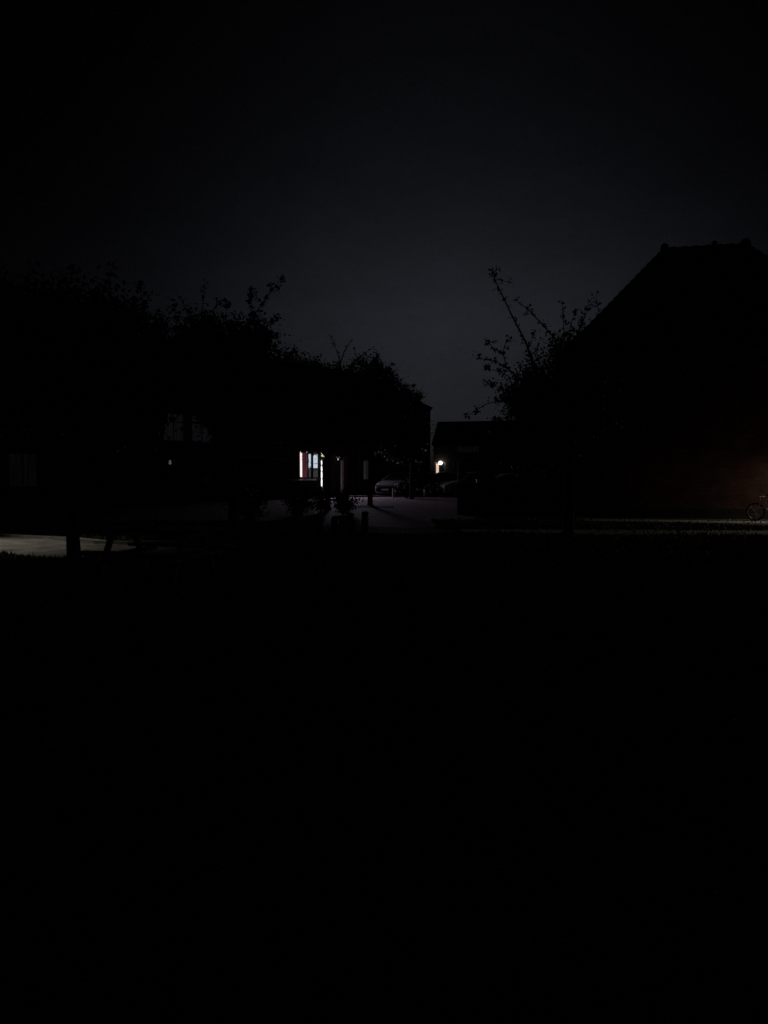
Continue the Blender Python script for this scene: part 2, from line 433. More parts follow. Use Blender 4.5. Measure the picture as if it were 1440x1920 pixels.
RA, RU = Vector((-15.6, 32.0, 0)), Vector((0.588, 0.809, 0))
rowfr = frame_of(RA, RU)
EAVE, RIDGE, DEEP = 6.4, 8.7, 8.0
bounds = [-0.8, 5.2, 11.8, 17.4, 23.4, 28.2, 32.5]
info = [
    ('brick terraced house at the near end of the row, behind the leftmost tree', M_brick2),
    ('brick terraced house with two dim windows above two sills, behind the picnic table', M_brick2),
    ('dark terraced house between the dim windows and the lit red-curtained window', M_brick2),
    ('terraced house with the brightly lit red-curtained window and glowing doorway', M_brick2),
    ('dark terraced house with one faintly lit ground floor window behind the street tree', M_brick2),
    ('last dark terraced house of the row, where the street opens', M_brick2),
]
row_houses = []
def terrace(i, ops, end=False):
    s0, s1 = bounds[i] + 0.004, bounds[i + 1] - 0.004
    root = empty('terraced_house', rowfr((s0 + s1) / 2, 0, 0), info[i][0], 'house', 'row of terraced houses')
    w = MB(); wall_open(w, rowfr, s0, s1, 0, EAVE, ops)
    w.quad(rowfr(s0, 0, 0), rowfr(s0, 0, EAVE), rowfr(s0, -DEEP, EAVE), rowfr(s0, -DEEP, 0))
    w.quad(rowfr(s1, -DEEP, 0), rowfr(s1, -DEEP, EAVE), rowfr(s1, 0, EAVE), rowfr(s1, 0, 0))
    w.quad(rowfr(s1, -DEEP, 0), rowfr(s0, -DEEP, 0), rowfr(s0, -DEEP, EAVE), rowfr(s1, -DEEP, EAVE))
    # inner back skin closes the openings against the empty shell
    w.quad(rowfr(s0, -0.5, 0), rowfr(s1, -0.5, 0), rowfr(s1, -0.5, EAVE), rowfr(s0, -0.5, EAVE))
    if not end:
        for s in (s0, s1):
            k = len(w.v); w.v += [tuple(rowfr(s, 0, EAVE)), tuple(rowfr(s, -DEEP / 2, RIDGE - 0.1)), tuple(rowfr(s, -DEEP, EAVE))]; w.f.append((k, k + 1, k + 2))
    w.build('wall', info[i][1], root)
    t = MB()
    rl = s1 - (3.6 if end else 0)
    tiles(t, rowfr(s0, 0.16, EAVE - 0.12), rowfr(s1 + (0.1 if end else 0), 0.16, EAVE - 0.12), rowfr(rl, -DEEP / 2, RIDGE), rowfr(s0, -DEEP / 2, RIDGE), 0.36, 0.3)
    tiles(t, rowfr(s1 + (0.1 if end else 0), -DEEP - 0.3, EAVE - 0.12), rowfr(s0, -DEEP - 0.3, EAVE - 0.12), rowfr(s0, -DEEP / 2, RIDGE), rowfr(rl, -DEEP / 2, RIDGE), 0.36, 0.3)
    if end:
        tiles(t, rowfr(s1 + 0.1, 0.16, EAVE - 0.12), rowfr(s1 + 0.1, -DEEP - 0.3, EAVE - 0.12), rowfr(rl, -DEEP / 2, RIDGE), rowfr(rl, -DEEP / 2, RIDGE), 0.36, 0.3)
    ro = t.build('roof', M_tile2, root, kind='stuff')
    MB().tube([rowfr(s0, -DEEP / 2, RIDGE + 0.02), rowfr(rl, -DEEP / 2, RIDGE + 0.02)], 0.12, 8).build('ridge_cap', M_tile2, ro)
    MB().box((s0, 0.04, EAVE - 0.24), (s1, 0.15, EAVE - 0.13), rowfr).build('gutter', M_metal, root)
    MB().tube([rowfr(s0 + 0.25, 0.06, 0.02), rowfr(s0 + 0.25, 0.06, EAVE - 0.2)], 0.045, 8).build('downpipe', M_metal, root)
    row_houses.append(root)
    return root
def upper(s0): return [(s0 + 0.8, s0 + 2.2, 3.3, 4.7), (s0 + 3.4, s0 + 4.8, 3.3, 4.7)]
# house 0
o = [(0.0, 1.3, 0.85, 2.35), (3.4, 4.3, 0.06, 2.3)] + upper(-0.8)
h = terrace(0, o)
window(h, rowfr, *o[0], emit('faint_curtain', (0.8, 0.85, 1.0), 0.0022, 0.8, 9), mull=(0.65,)); door(h, rowfr, *o[1], M_door)
for q in o[2:]: window(h, rowfr, *q, M_glass, mull=((q[0] + q[1]) / 2,))
# house 1: dim upper windows, dark lower ones with pale sills
o = [(8.0, 9.2, 0.98, 2.70), (10.0, 11.5, 0.98, 2.2), (5.7, 6.6, 0.06, 2.3), (7.9, 9.25, 3.05, 4.5), (9.7, 11.1, 3.05, 4.5)]
h = terrace(1, o)
window(h, rowfr, *o[0], M_glass, mull=(8.6,)); window(h, rowfr, *o[1], M_glass, mull=(10.75,)); door(h, rowfr, *o[2], M_door)
for q in o[3:]: window(h, rowfr, *q, M_dim, mull=((q[0] + q[1]) / 2,), trans=(4.05,))
MB().lathe([(0.05, 0), (0.07, 0.04), (0.05, 0.2), (0.02, 0.22)], tuple(rowfr(8.32, -0.09, 1.9)), 8).build('window_lamp', M_spark, h)
# house 2
o = [(13.0, 14.8, 0.95, 2.4), (15.8, 16.7, 0.06, 2.3)] + upper(11.8)
h = terrace(2, o)
window(h, rowfr, *o[0], M_glass, mull=(13.9,)); door(h, rowfr, *o[1], M_door)
for q in o[2:]: window(h, rowfr, *q, M_glass, mull=((q[0] + q[1]) / 2,))
# house 3: the lit one
o = [(17.91, 19.74, 1.12, 2.74), (19.86, 20.71, 0.06, 2.76), (21.81, 22.51, 0.06, 2.45)] + upper(17.4)
h = terrace(3, o)
house_fr = rowfr
rowfr = lambda s, o_, z: house_fr(s - 0.24, o_, z)
wo = window(h, rowfr, 18.15, 19.98, 1.12, 2.74, None, mull=(19.0,), frame_m=mat('dark_window_frame', (0.03, 0.03, 0.04), 0.6), fw=0.05)
c = MB(); N = 14                                       # hanging curtain with folds
def drape(sa, sb, za, zb, folds, amp, off):
    m = MB(); k = folds * 4
    for j in range(k + 1):
        s = sa + (sb - sa) * j / k; w = amp * math.sin(2 * math.pi * folds * j / k)
        m.v += [tuple(rowfr(s, off + w, za)), tuple(rowfr(s, off + w * 0.6, zb))]
    for j in range(k): m.f.append((2 * j, 2 * j + 2, 2 * j + 3, 2 * j + 1))
    return m
drape(18.19, 18.52, 1.2, 2.70, 2, 0.012, -0.17).build('curtain', M_pink, h)['label'] = 'bright pinkish curtain edge'
drape(18.50, 18.98, 1.16, 2.68, 4, 0.022, -0.20).build('curtain', M_red, h)['label'] = 'dull red curtain'
drape(19.02, 19.33, 1.75, 2.60, 2, 0.010, -0.16).build('net_curtain', M_net, h)
drape(19.40, 19.94, 1.75, 2.58, 3, 0.010, -0.16).build('net_curtain', M_net, h)
MB().box((19.28, -0.142, 1.17), (19.43, -0.06, 2.69), rowfr).build('window_post', M_door, wo)
MB().box((19.02, -0.15, 1.18), (19.33, -0.145, 1.74), rowfr).build('frosted_pane', M_half, wo)
MB().box((19.36, -0.15, 1.18), (19.94, -0.145, 1.74), rowfr).build('frosted_pane', M_half, wo)
for k, s in enumerate((18.28, 18.62, 18.86)):          # curtain ring tops, the light they catch put in as glow
    MB().lathe([(0.01, 0), (0.035, 0.02), (0.035, 0.05), (0.01, 0.07)], tuple(rowfr(s, -0.1, 2.72 - 0.02)), 6).build('glowing_curtain_ring', M_pink, h)
do = door(h, rowfr, 20.28, 20.95, 0.06, 2.30, M_door)
MB().box((20.12, -0.12, 0.62), (20.26, -0.10, 2.2), rowfr).build('sidelight', M_bright, do)
MB().box((20.10, -0.12, 0.06), (20.28, -0.10, 0.60), rowfr).build('sidelight_panel', M_door, do)
for z in (1.06, 1.5, 1.86): MB().box((20.10, -0.095, z), (20.28, -0.07, z + 0.035), rowfr).build('sidelight_bar', M_door, do)
MB().box((20.12, -0.12, 2.46), (20.60, -0.10, 2.72), rowfr).build('fanlight', M_fan, do)
MB().box((20.61, -0.12, 2.32), (20.93, -0.10, 2.74), rowfr).build('fanlight_panel', M_door, do)
do = door(h, rowfr, 22.42, 22.75, 0.06, 2.45, mat('red_door', (0.10, 0.02, 0.02), 0.5, 6, 0.3))
MB().box((22.08, -0.12, 0.1), (22.20, -0.10, 2.25), rowfr).build('sidelight', M_low, do)
MB().box((22.20, -0.12, 0.1), (22.41, -0.105, 2.25), rowfr).build('glazed_panel', M_low2, do)
MB().box((21.5, 0.002, 2.40), (21.95, 0.02, 2.46), rowfr).build('lit_fanlight_strip', M_low, h)  # glowing strip on the wall face, standing in for a lit fanlight
rowfr = house_fr
for q in o[3:]: window(h, rowfr, *q, M_glass, mull=((q[0] + q[1]) / 2,))
# house 4: one faint window
o = [(24.2, 25.2, 0.95, 2.3), (26.3, 27.2, 0.06, 2.3), (24.0, 25.3, 3.3, 4.7), (26.2, 27.5, 3.3, 4.7)]
h = terrace(4, o)
window(h, rowfr, *o[0], M_grey, mull=(24.7,)); door(h, rowfr, *o[1], M_door)
for q in o[2:]: window(h, rowfr, *q, M_glass, mull=((q[0] + q[1]) / 2,))
o = [(29.2, 30.4, 0.95, 2.3), (31.2, 32.1, 0.06, 2.3), (29.0, 30.3, 3.3, 4.7), (31.0, 32.3, 3.3, 4.7)]
h = terrace(5, o, True)
window(h, rowfr, *o[0], M_glass, mull=(29.8,)); door(h, rowfr, *o[1], M_door)
for q in o[2:]: window(h, rowfr, *q, M_glass, mull=((q[0] + q[1]) / 2,))

# added lantern by the lit doorway; its beam stands in for window light
def spot(name, loc, aim, energy, col, size, blend, rad=0.08, parent=None):
    l = bpy.data.lights.new(name, 'SPOT'); l.energy = energy; l.color = col; l.spot_size = size; l.spot_blend = blend; l.shadow_soft_size = rad
    o = bpy.data.objects.new(name, l); COL.objects.link(o)
    off = wloc(parent) if parent else Vector((0, 0, 0))
    o.location = Vector(loc) - off
    o.rotation_euler = (Vector(aim) - Vector(loc)).to_track_quat('-Z', 'Y').to_euler()
    if parent: o.parent = parent
    return o
def wall_lantern(p, out, label, bulb):
    r = empty('wall_lantern', p, label, 'lamp')
    n = Vector(out).normalized(); p = Vector(p)
    MB().box((-0.05, -0.012, -0.1), (0.05, 0.012, 0.1), lambda a, b, c: p + Vector((-n.y, n.x, 0)) * a + n * b + Vector((0, 0, c))).build('back_plate', M_black, r)
    MB().tube([p, p + n * 0.12 + Vector((0, 0, 0.06)), p + n * 0.2 + Vector((0, 0, 0.05))], 0.012, 6).build('arm', M_black, r)
    c = p + n * 0.2
    MB().lathe([(0.11, 0.02), (0.10, 0.04), (0.03, 0.09), (0.012, 0.11)], tuple(c), 10).build('hood', M_black, r)
    MB().lathe([(0.01, -0.10), (0.035, -0.08), (0.045, -0.04), (0.03, 0.0), (0.015, 0.025)], tuple(c), 10, ).build('bulb', bulb, r, True)
    return r, c
lp = rowfr(21.25, 0.02, 2.35)
lr, lc = wall_lantern(lp, rowfr(0, 1, 0) - rowfr(0, 0, 0), 'added small hooded wall lantern beside the glowing doorway', emit('weak_bulb', (0.9, 0.85, 1.0), 0.5))
nrow = rowfr(0, 1, 0) - rowfr(0, 0, 0)
spot('window_spill_beam', lc + nrow * 0.15, gd(735, 939), 590, (0.92, 0.80, 1.0), R(112), 0.9, 0.8, lr)

# ---- far house closing the street
FA = Vector((at(813, 800, 75).x, 75.0, 0)); FU = Vector((0.962, -0.272, 0)).normalized()
ffr = frame_of(FA, FU)
h = empty('gabled_house', ffr(7, 0, 0), 'low dark house across the end of the street, with a porch lamp', 'house')
FE, FR, FD = 4.15, 6.35, 5.2
o = [(2.3, 4.5, 3.25, 3.98), (0.15, 1.15, 0.06, 2.4), (2.2, 4.4, 0.9, 2.3), (7.5, 9.5, 3.25, 3.98), (7.5, 9.5, 0.9, 2.3), (12.5, 14.5, 0.9, 2.3)]
w = MB(); wall_open(w, ffr, 0, 18, 0, FE, o)
for s in (0, 18):
    w.quad(ffr(s, 0, 0), ffr(s, -FD, 0), ffr(s, -FD, FE), ffr(s, 0, FE))
    k = len(w.v); w.v += [tuple(ffr(s, 0, FE)), tuple(ffr(s, -FD / 2, FR - 0.05)), tuple(ffr(s, -FD, FE))]; w.f.append((k, k + 1, k + 2))
w.quad(ffr(0, -FD, 0), ffr(18, -FD, 0), ffr(18, -FD, FE), ffr(0, -FD, FE)); w.quad(ffr(0, -0.5, 0), ffr(18, -0.5, 0), ffr(18, -0.5, FE), ffr(0, -0.5, FE))
w.build('wall', M_brick2, h)
t = MB()
tiles(t, ffr(-0.15, 0.3, FE - 0.1), ffr(18.15, 0.3, FE - 0.1), ffr(18.15, -FD / 2, FR), ffr(-0.15, -FD / 2, FR), 0.36, 0.3)
tiles(t, ffr(18.15, -FD - 0.3, FE - 0.1), ffr(-0.15, -FD - 0.3, FE - 0.1), ffr(-0.15, -FD / 2, FR), ffr(18.15, -FD / 2, FR), 0.36, 0.3)
ro = t.build('roof', M_tile2, h, kind='stuff')
MB().tube([ffr(-0.15, -FD / 2, FR + 0.02), ffr(18.15, -FD / 2, FR + 0.02)], 0.11, 8).build('ridge_cap', M_tile2, ro)
window(h, ffr, *o[0], emit('faint_far_curtain', (0.82, 0.82, 1.0), 0.0035, 0.8, 9), mull=(2.95, 3.75), fw=0.08); window(h, ffr, *o[2], M_glass, mull=(3.3,))
window(h, ffr, *o[3], M_glass, mull=(8.2, 8.9), fw=0.08); window(h, ffr, *o[4], M_glass, mull=(8.5,)); window(h, ffr, *o[5], M_glass, mull=(13.5,))
do = door(h, ffr, 0.15, 1.15, 0.06, 2.4, M_door)
MB().box((0.26, -0.07, 1.30), (0.52, -0.055, 2.28), ffr).build('door_glass', M_slit, do)
MB().box((0, 0.3, FE - 0.22), (18, 0.42, FE - 0.1), ffr).build('gutter', M_white, h)
def skylight(s, up, w_, h_):
    e0, r0 = ffr(s, 0.3, FE - 0.1), ffr(s, -FD / 2, FR)
    d = (r0 - e0).normalized(); nn = Vector(FU).cross(d).normalized()
    if nn.z < 0: nn = -nn
    c = e0 + d * up
    f = lambda a, b, z: c + Vector(FU) * a + d * b + nn * z
    k = MB().box((-w_ / 2 - 0.08, -h_ / 2 - 0.08, 0.0), (w_ / 2 + 0.08, h_ / 2 + 0.08, 0.10), f).build('skylight', M_metal, ro)
    MB().box((-w_ / 2, -h_ / 2, 0.102), (w_ / 2, h_ / 2, 0.115), f).build('skylight_pane', M_sky, h)
skylight(4.05, 2.6, 0.8, 1.0); skylight(5.45, 2.6, 0.8, 1.0); skylight(10.9, 2.2, 1.3, 1.0)
lpos = ffr(0.72, 0.14, 0) ; lpos.z = at(827, 868, lpos.y).z
lr = empty('porch_lamp', lpos, 'bright white globe porch lamp glowing at the end of the street', 'lamp')
MB().lathe([(0.02, -0.19), (0.12, -0.15), (0.185, -0.06), (0.195, 0.02), (0.15, 0.12), (0.06, 0.18)], tuple(lpos), 14).build('globe', M_bulb, lr, True)
MB().lathe([(0.06, 0.18), (0.05, 0.21), (0.02, 0.24)], tuple(lpos), 10).build('cap', M_black, lr)
MB().tube([lpos + Vector((0, 0, -0.15)), lpos + Vector((0, 0, -0.28)), ffr(0.72, 0.0, lpos.z - 0.28)], 0.02, 6).build('bracket', M_black, lr)

# ---- big hipped brick house on the right
BA = Vector((at(1066, 960, 26.4).x, 26.4, 0)); BU = Vector((math.cos(R(12)), -math.sin(R(12)), 0))
bfr = frame_of(BA, BU)
BE, BW, BD = 5.55, 9.9, 7.0
BRZ = 9.75
h = empty('hipped_house', bfr(BW / 2, 0, 0), 'tall brick house with steep hipped roof, filling the right edge', 'house')
w = MB()
wall_open(w, bfr, 0, BW, 0, BE, [])
w.quad(bfr(0, -BD, 0), bfr(0, 0, 0), bfr(0, 0, BE), bfr(0, -BD, BE)); w.quad(bfr(BW, 0, 0), bfr(BW, -BD, 0), bfr(BW, -BD, BE), bfr(BW, 0, BE)); w.quad(bfr(BW, -BD, 0), bfr(0, -BD, 0), bfr(0, -BD, BE), bfr(BW, -BD, BE))
w.build('wall', M_brick, h)
MB().box((-0.04, -0.04 - BD, 0), (BW + 0.04, 0.035, 0.35), bfr).build('plinth', mat('plinth_render', (0.10, 0.09, 0.085), 0.9, 6, 0.3), h)
r0, r1 = 3.45, 3.45 + 2.80
ov = 0.28
t = MB()
E0, E1, E2, E3 = bfr(-ov, ov, BE - 0.1), bfr(BW + ov, ov, BE - 0.1), bfr(BW + ov, -BD - ov, BE - 0.1), bfr(-ov, -BD - ov, BE - 0.1)
RL, RR = bfr(r0, -BD / 2, BRZ), bfr(r1, -BD / 2, BRZ)
tiles(t, E0, E1, RR, RL, 0.30, 0.24); tiles(t, E3, E0, RL, RL, 0.30, 0.24); tiles(t, E1, E2, RR, RR, 0.30, 0.24); tiles(t, E2, E3, RL, RR, 0.30, 0.24)
ro = t.build('roof', M_tile, h, kind='stuff')
def capline(a, b, step=0.36, r=0.105):
    a, b = Vector(a), Vector(b); L = (b - a).length; n = max(1, int(L / step)); d = (b - a) / n
    for i in range(n):
        p0 = a + d * i; p1 = p0 + d * 1.10
        MB().tube([p0 + Vector((0, 0, 0.05)), p1 + Vector((0, 0, 0.02))], [r * 1.12, r * 0.9], 8).build('ridge_tile', M_tile, ro)
capline(RR, RL); 
for e, q in ((E0, RL), (E3, RL), (E1, RR), (E2, RR)): capline(e, q, 0.36, 0.10)
for q, s in ((RL, 0.16), (RR, 0.20)):
    MB().lathe([(s * 0.9, -0.08), (s, 0.03), (s * 0.85, 0.14), (s * 0.5, 0.21), (s * 0.15, 0.24)], tuple(q + Vector((0, 0, 0.06))), 10).build('ridge_end_cap', M_tile, ro, True)
q = RL.lerp(RR, 0.62)
MB().lathe([(0.09, 0), (0.10, 0.12), (0.13, 0.13), (0.05, 0.2)], tuple(q + Vector((0, 0, 0.08))), 8).build('vent_cap', M_tile, ro)
MB().box((-ov, ov - 0.02, BE - 0.2), (BW + ov, ov + 0.12, BE - 0.09), bfr).build('gutter', M_metal, h)
MB().tube([bfr(-0.09, -0.5, 0.02), bfr(-0.09, -0.5, BE - 0.4), bfr(-ov + 0.02, -0.5, BE - 0.2)], 0.045, 8).build('downpipe', M_black, h)
# lower wing continuing beyond the frame
wg = MB(); WR = 9.20
a0, a1 = bfr(BW - 2.6, -1.2, 0), bfr(BW + 9, -1.2, 0)
wing = lambda s, o_, z: bfr(BW + s, -0.6 + o_, z)
wg.quad(wing(0.01, 0, 0), wing(9, 0, 0), wing(9, 0, BE), wing(0.01, 0, BE)); wg.quad(wing(9, 0, 0), wing(9, -BD, 0), wing(9, -BD, BE), wing(9, 0, BE))
wg.quad(wing(9, -BD, 0), wing(0.01, -BD, 0), wing(0.01, -BD, BE), wing(9, -BD, BE))
wg.build('wing_wall', M_brick, h)
t = MB()
tiles(t, wing(0, ov, BE - 0.12), wing(9.2, ov, BE - 0.12), wing(9.2, -BD / 2, WR), wing(-2.9, -BD / 2, WR), 0.30, 0.24)
tiles(t, wing(9.2, -BD - ov, BE - 0.12), wing(0, -BD - ov, BE - 0.12), wing(-2.9, -BD / 2, WR), wing(9.2, -BD / 2, WR), 0.30, 0.24)
t.build('wing_roof', M_tile, h, kind='stuff')
# warm lamp on that wall just past the frame edge
wp = bfr(8.35, 0.015, 2.25)
wr, wc = wall_lantern(wp, bfr(0, 1, 0) - bfr(0, 0, 0), 'warm hooded lamp on the brick wall just past the bicycle', M_bulb_w)
nb = bfr(0, 1, 0) - bfr(0, 0, 0)
spot('wall_lamp_beam', wc + Vector((0, 0, -0.12)), wc + Vector((-0.75, -0.42, -1.0)), 165, (1.0, 0.86, 0.74), R(132), 0.8, 0.06, wr)

# ---- path lantern just outside the left edge: full cut-off head over the paved path
pl = Vector((-10.6, 16.4, 0))
r = empty('path_lamp_post', pl, 'slim lamp post with flat cut-off head beside the paved path', 'lamp post')
MB().tube([pl, pl + Vector((0, 0, 3.6))], [0.06, 0.045], 10).build('pole', M_black, r)
MB().lathe([(0.10, 0), (0.10, 0.25), (0.065, 0.28)], tuple(pl), 10).build('base', M_black, r)
hd = pl + Vector((0.55, 0, 3.62))
MB().tube([pl + Vector((0, 0, 3.55)), pl + Vector((0.2, 0, 3.68)), hd + Vector((0, 0, 0.05))], 0.03, 8).build('arm', M_black, r)
MB().lathe([(0.20, 0.0), (0.22, 0.03), (0.14, 0.09), (0.04, 0.11)], tuple(hd), 14).build('head', M_black, r)
MB().lathe([(0.02, -0.02), (0.15, -0.018), (0.15, -0.004), (0.02, -0.002)], tuple(hd), 12).build('lamp_lens', emit('lamp_lens', (1.0, 0.93, 0.82), 4), r)
spot('path_lamp_beam', hd + Vector((0, 0, -0.06)), hd + Vector((0.45, -0.06, -1.0)), 255, (1.0, 0.96, 0.90), R(71), 0.75, 0.1, r)

# ================================================================== TREES
def tree(name, base, tr, fork, lobes, shoots, label, leaf=0.075, nleaf=9000, twigs=26, group='small hawthorn-like trees', lean=(0, 0), m=None):
    base = Vector(base)
    root = empty(name, base, label, 'tree', group)
    b = MB(); P = []
    top = base + Vector((lean[0], lean[1], fork))
    b.tube([base + Vector((0, 0, -0.05)), base + Vector((0, 0, 0.12)), base.lerp(top, 0.5) + Vector((random.uniform(-.04, .04), random.uniform(-.04, .04), 0)), top], [tr * 1.45, tr * 1.08, tr * 0.92, tr * 0.8], 9)
    vol = [l[3] * l[4] * l[5] for l in lobes]; tv = sum(vol)
    for (cx, cy, cz, rx, ry, rz), v in zip(lobes, vol):
        c = Vector((cx, cy, cz)); mid = top.lerp(c, 0.5) + Vector((random.uniform(-.15, .15), random.uniform(-.15, .15), -0.12 * (c - top).length * 0.3))
        b.tube([top - Vector((0, 0, 0.1)), mid, c], [tr * 0.55, tr * 0.35, 0.025], 6)
        nt = max(8, int(twigs * (v / tv) ** 0.7))
        for k in range(nt):
            d = Vector(RNG.normal(size=3)); d.normalize()
            s_ = (mid.lerp(c, random.random()))
            e = c + Vector((d.x * rx, d.y * ry, d.z * rz)) * random.uniform(0.75, 1.12)
            m1 = s_.lerp(e, 0.55) + Vector(RNG.normal(size=3)) * 0.08
            b.tube([s_, m1, e], [0.022, 0.013, 0.005], 4, False)
            for j in range(int(nleaf * 0.45 / (len(lobes) * nt)) + 1):
                f = random.uniform(0.35, 1.06)
                q_ = m1.lerp(e, (f - 0.55) / 0.45) if f > 0.55 else s_.lerp(m1, f / 0.55)
                P.append(q_ + Vector(RNG.normal(size=3)) * 0.09)
        n = int(nleaf * 0.55 * v / tv)
        nc = max(5, n // 45)
        for k in range(nc):                                  # leafy clumps through the volume
            d = Vector(RNG.normal(size=3)); d.normalize(); rr = random.random() ** 0.42
            cc = c + Vector((d.x * rx, d.y * ry, d.z * rz)) * rr * 0.97
            sg = random.uniform(0.10, 0.24)
            for j in range(n // nc): P.append(cc + Vector(RNG.normal(size=3)) * sg)
    for sh in shoots:                                        # long upright shoots with short spurs
        pts = [Vector(p) for p in sh[0]]; r0 = sh[1]; dens = sh[2]
        n = len(pts)
        b.tube(pts, [r0 + (0.005 - r0) * i / (n - 1) for i in range(n)], 5)
        for i in range(n - 1):
            L = (pts[i + 1] - pts[i]).length
            for k in range(max(1, int(L / 0.06))):
                f = random.random(); p = pts[i].lerp(pts[i + 1], f)
                d = Vector(RNG.normal(size=3)); d.normalize(); d.z = abs(d.z) * 0.4 + d.z * 0.5
                e = p + d * random.uniform(0.04, 0.17)
                b.tube([p, e], [0.010, 0.005], 3, False)
                for j in range(np.random.default_rng(int(f * 1e6)).poisson(dens * 1.35)):
                    P.append(p.lerp(e, random.uniform(0.5, 1.15)) + Vector(RNG.normal(size=3)) * 0.025)
        for j in range(int(4 * dens) + 1): P.append(pts[-1] + Vector(RNG.normal(size=3)) * 0.05)
    b.build('trunk', M_bark, root, True)
    flakes('crown', [tuple(p) for p in P], leaf, m or M_leaf, root, kind=None)
    return root
def lob(px, py, Y, rpx, rpy, ry=None):
    p = at(px, py, Y); k = Y / 1440
    return (p.x, p.y, p.z, rpx * k, ry or rpx * k * 0.9, rpy * k)
def sh(pts, Y, r=0.016, dens=2.0, dy=0.0):
    n = len(pts)
    return ([at(px, py, Y + dy * i / max(1, n - 1)) for i, (px, py) in enumerate(pts)], r, dens)

# right tree, traced from its silhouette
Y = 18.0
tree('hawthorn_tree', gd(1065, 1010), 0.13, 1.7,
     [lob(1040, 800, Y, 75, 70), lob(985, 745, Y + 0.2, 38, 45), lob(1020, 712, Y - 0.2, 45, 34), lob(975, 830, Y, 45, 45), lob(1085, 730, Y, 48, 60), lob(1108, 790, Y - 0.3, 42, 48), lob(1065, 655, Y + 0.1, 35, 32)],
     [sh([(1030, 740), (1003, 690), (985, 640), (960, 592), (940, 550), (928, 525), (926, 512), (934, 503)], Y, 0.03, 1.6),
      sh([(929, 522), (943, 527), (960, 530)], Y, 0.008, 1.0), sh([(930, 515), (921, 519), (924, 506)], Y, 0.008, 2.2),
      sh([(1045, 640), (1012, 603), (990, 580), (975, 569), (967, 563)], Y, 0.018, 2.6),
      sh([(1060, 660), (1057, 610), (1054, 566)], Y, 0.016, 2.2), sh([(1065, 650), (1071, 605), (1080, 583)], Y, 0.014, 2.6),
      sh([(1072, 660), (1090, 610), (1104, 575), (1110, 568)], Y, 0.016, 5.0), sh([(1100, 620), (1122, 590), (1118, 552)], Y, 0.007, 0.7),
      sh([(985, 720), (950, 690), (943, 662), (947, 645), (956, 637)], Y, 0.018, 2.6), sh([(942, 664), (925, 652), (915, 642)], Y, 0.012, 6),
      sh([(965, 700), (930, 677), (905, 673), (893, 665)], Y, 0.015, 3.0), sh([(970, 715), (940, 698), (912, 690)], Y, 0.014, 6),
      sh([(975, 740), (945, 732), (915, 718)], Y, 0.014, 7), sh([(980, 750), (940, 750), (910, 758), (890, 772), (876, 781)], Y, 0.015, 4.5),
      sh([(1000, 690), (990, 660), (1000, 625)], Y, 0.010, 2.0), sh([(1020, 700), (1005, 660), (1012, 640)], Y, 0.010, 2.5),
      sh([(1085, 660), (1080, 630), (1092, 600)], Y, 0.012, 3.0), sh([(975, 800), (950, 790), (928, 785)], Y, 0.014, 6)],
     'leafy tree with one long bare shoot, overlapping the big brick house', 0.070, 46000, 90)

Y = 14.0
tree('hawthorn_tree', gd(139, 1049), 0.115, 1.75,
     [lob(120, 640, Y, 150, 105), lob(30, 650, Y + .4, 130, 115), lob(215, 665, Y + .3, 95, 90), lob(290, 690, Y + .2, 75, 80), lob(130, 755, Y - .3, 150, 60), lob(-60, 690, Y, 110, 120), lob(240, 770, Y, 90, 50)],
     [sh([(215, 600), (208, 560), (204, 520), (215, 490)], Y, 0.012, 0.7), 
      sh([(255, 610), (270, 570), (262, 538)], Y, 0.012, 2.5), sh([(300, 620), (330, 590), (322, 570)], Y, 0.012, 2.5), sh([(120, 560), (112, 535), (128, 512)], Y, 0.010, 2.0), sh([(60, 560), (50, 530), (66, 515)], Y, 0.010, 2)],
     'broad dark tree beside the lit paved path, trunk left of the picnic table', 0.095, 60000, 110)
Y = 18.0
tree('hawthorn_tree', gd(437, 1012), 0.12, 1.9,
     [lob(425, 680, Y, 80, 80), lob(470, 640, Y + .2, 40, 42), lob(375, 665, Y + .2, 60, 70), lob(500, 700, Y, 50, 60), lob(440, 775, Y - .2, 80, 52), lob(535, 735, Y + .3, 55, 60), lob(345, 705, Y, 55, 45)],
     [sh([(460, 630), (480, 585), (500, 558), (516, 537), (529, 522)], Y, 0.016, 4.5), sh([(465, 620), (470, 580), (473, 545)], Y, 0.013, 7), sh([(380, 640), (377, 590), (384, 536)], Y, 0.013, 3.5),
      sh([(480, 640), (500, 610), (520, 598)], Y, 0.013, 6), sh([(490, 650), (505, 625), (518, 633)], Y, 0.012, 6), sh([(425, 620), (423, 595), (425, 568)], Y, 0.013, 7),
      sh([(405, 620), (402, 585), (408, 560)], Y, 0.010, 1.5), sh([(505, 655), (535, 662), (552, 660)], Y, 0.008, 0.8), sh([(360, 620), (352, 590), (340, 560)], Y, 0.010, 2.0)],
     'tree with leafy shoots against the sky, right of the picnic table', 0.075, 52000, 100)
Y = 31.5
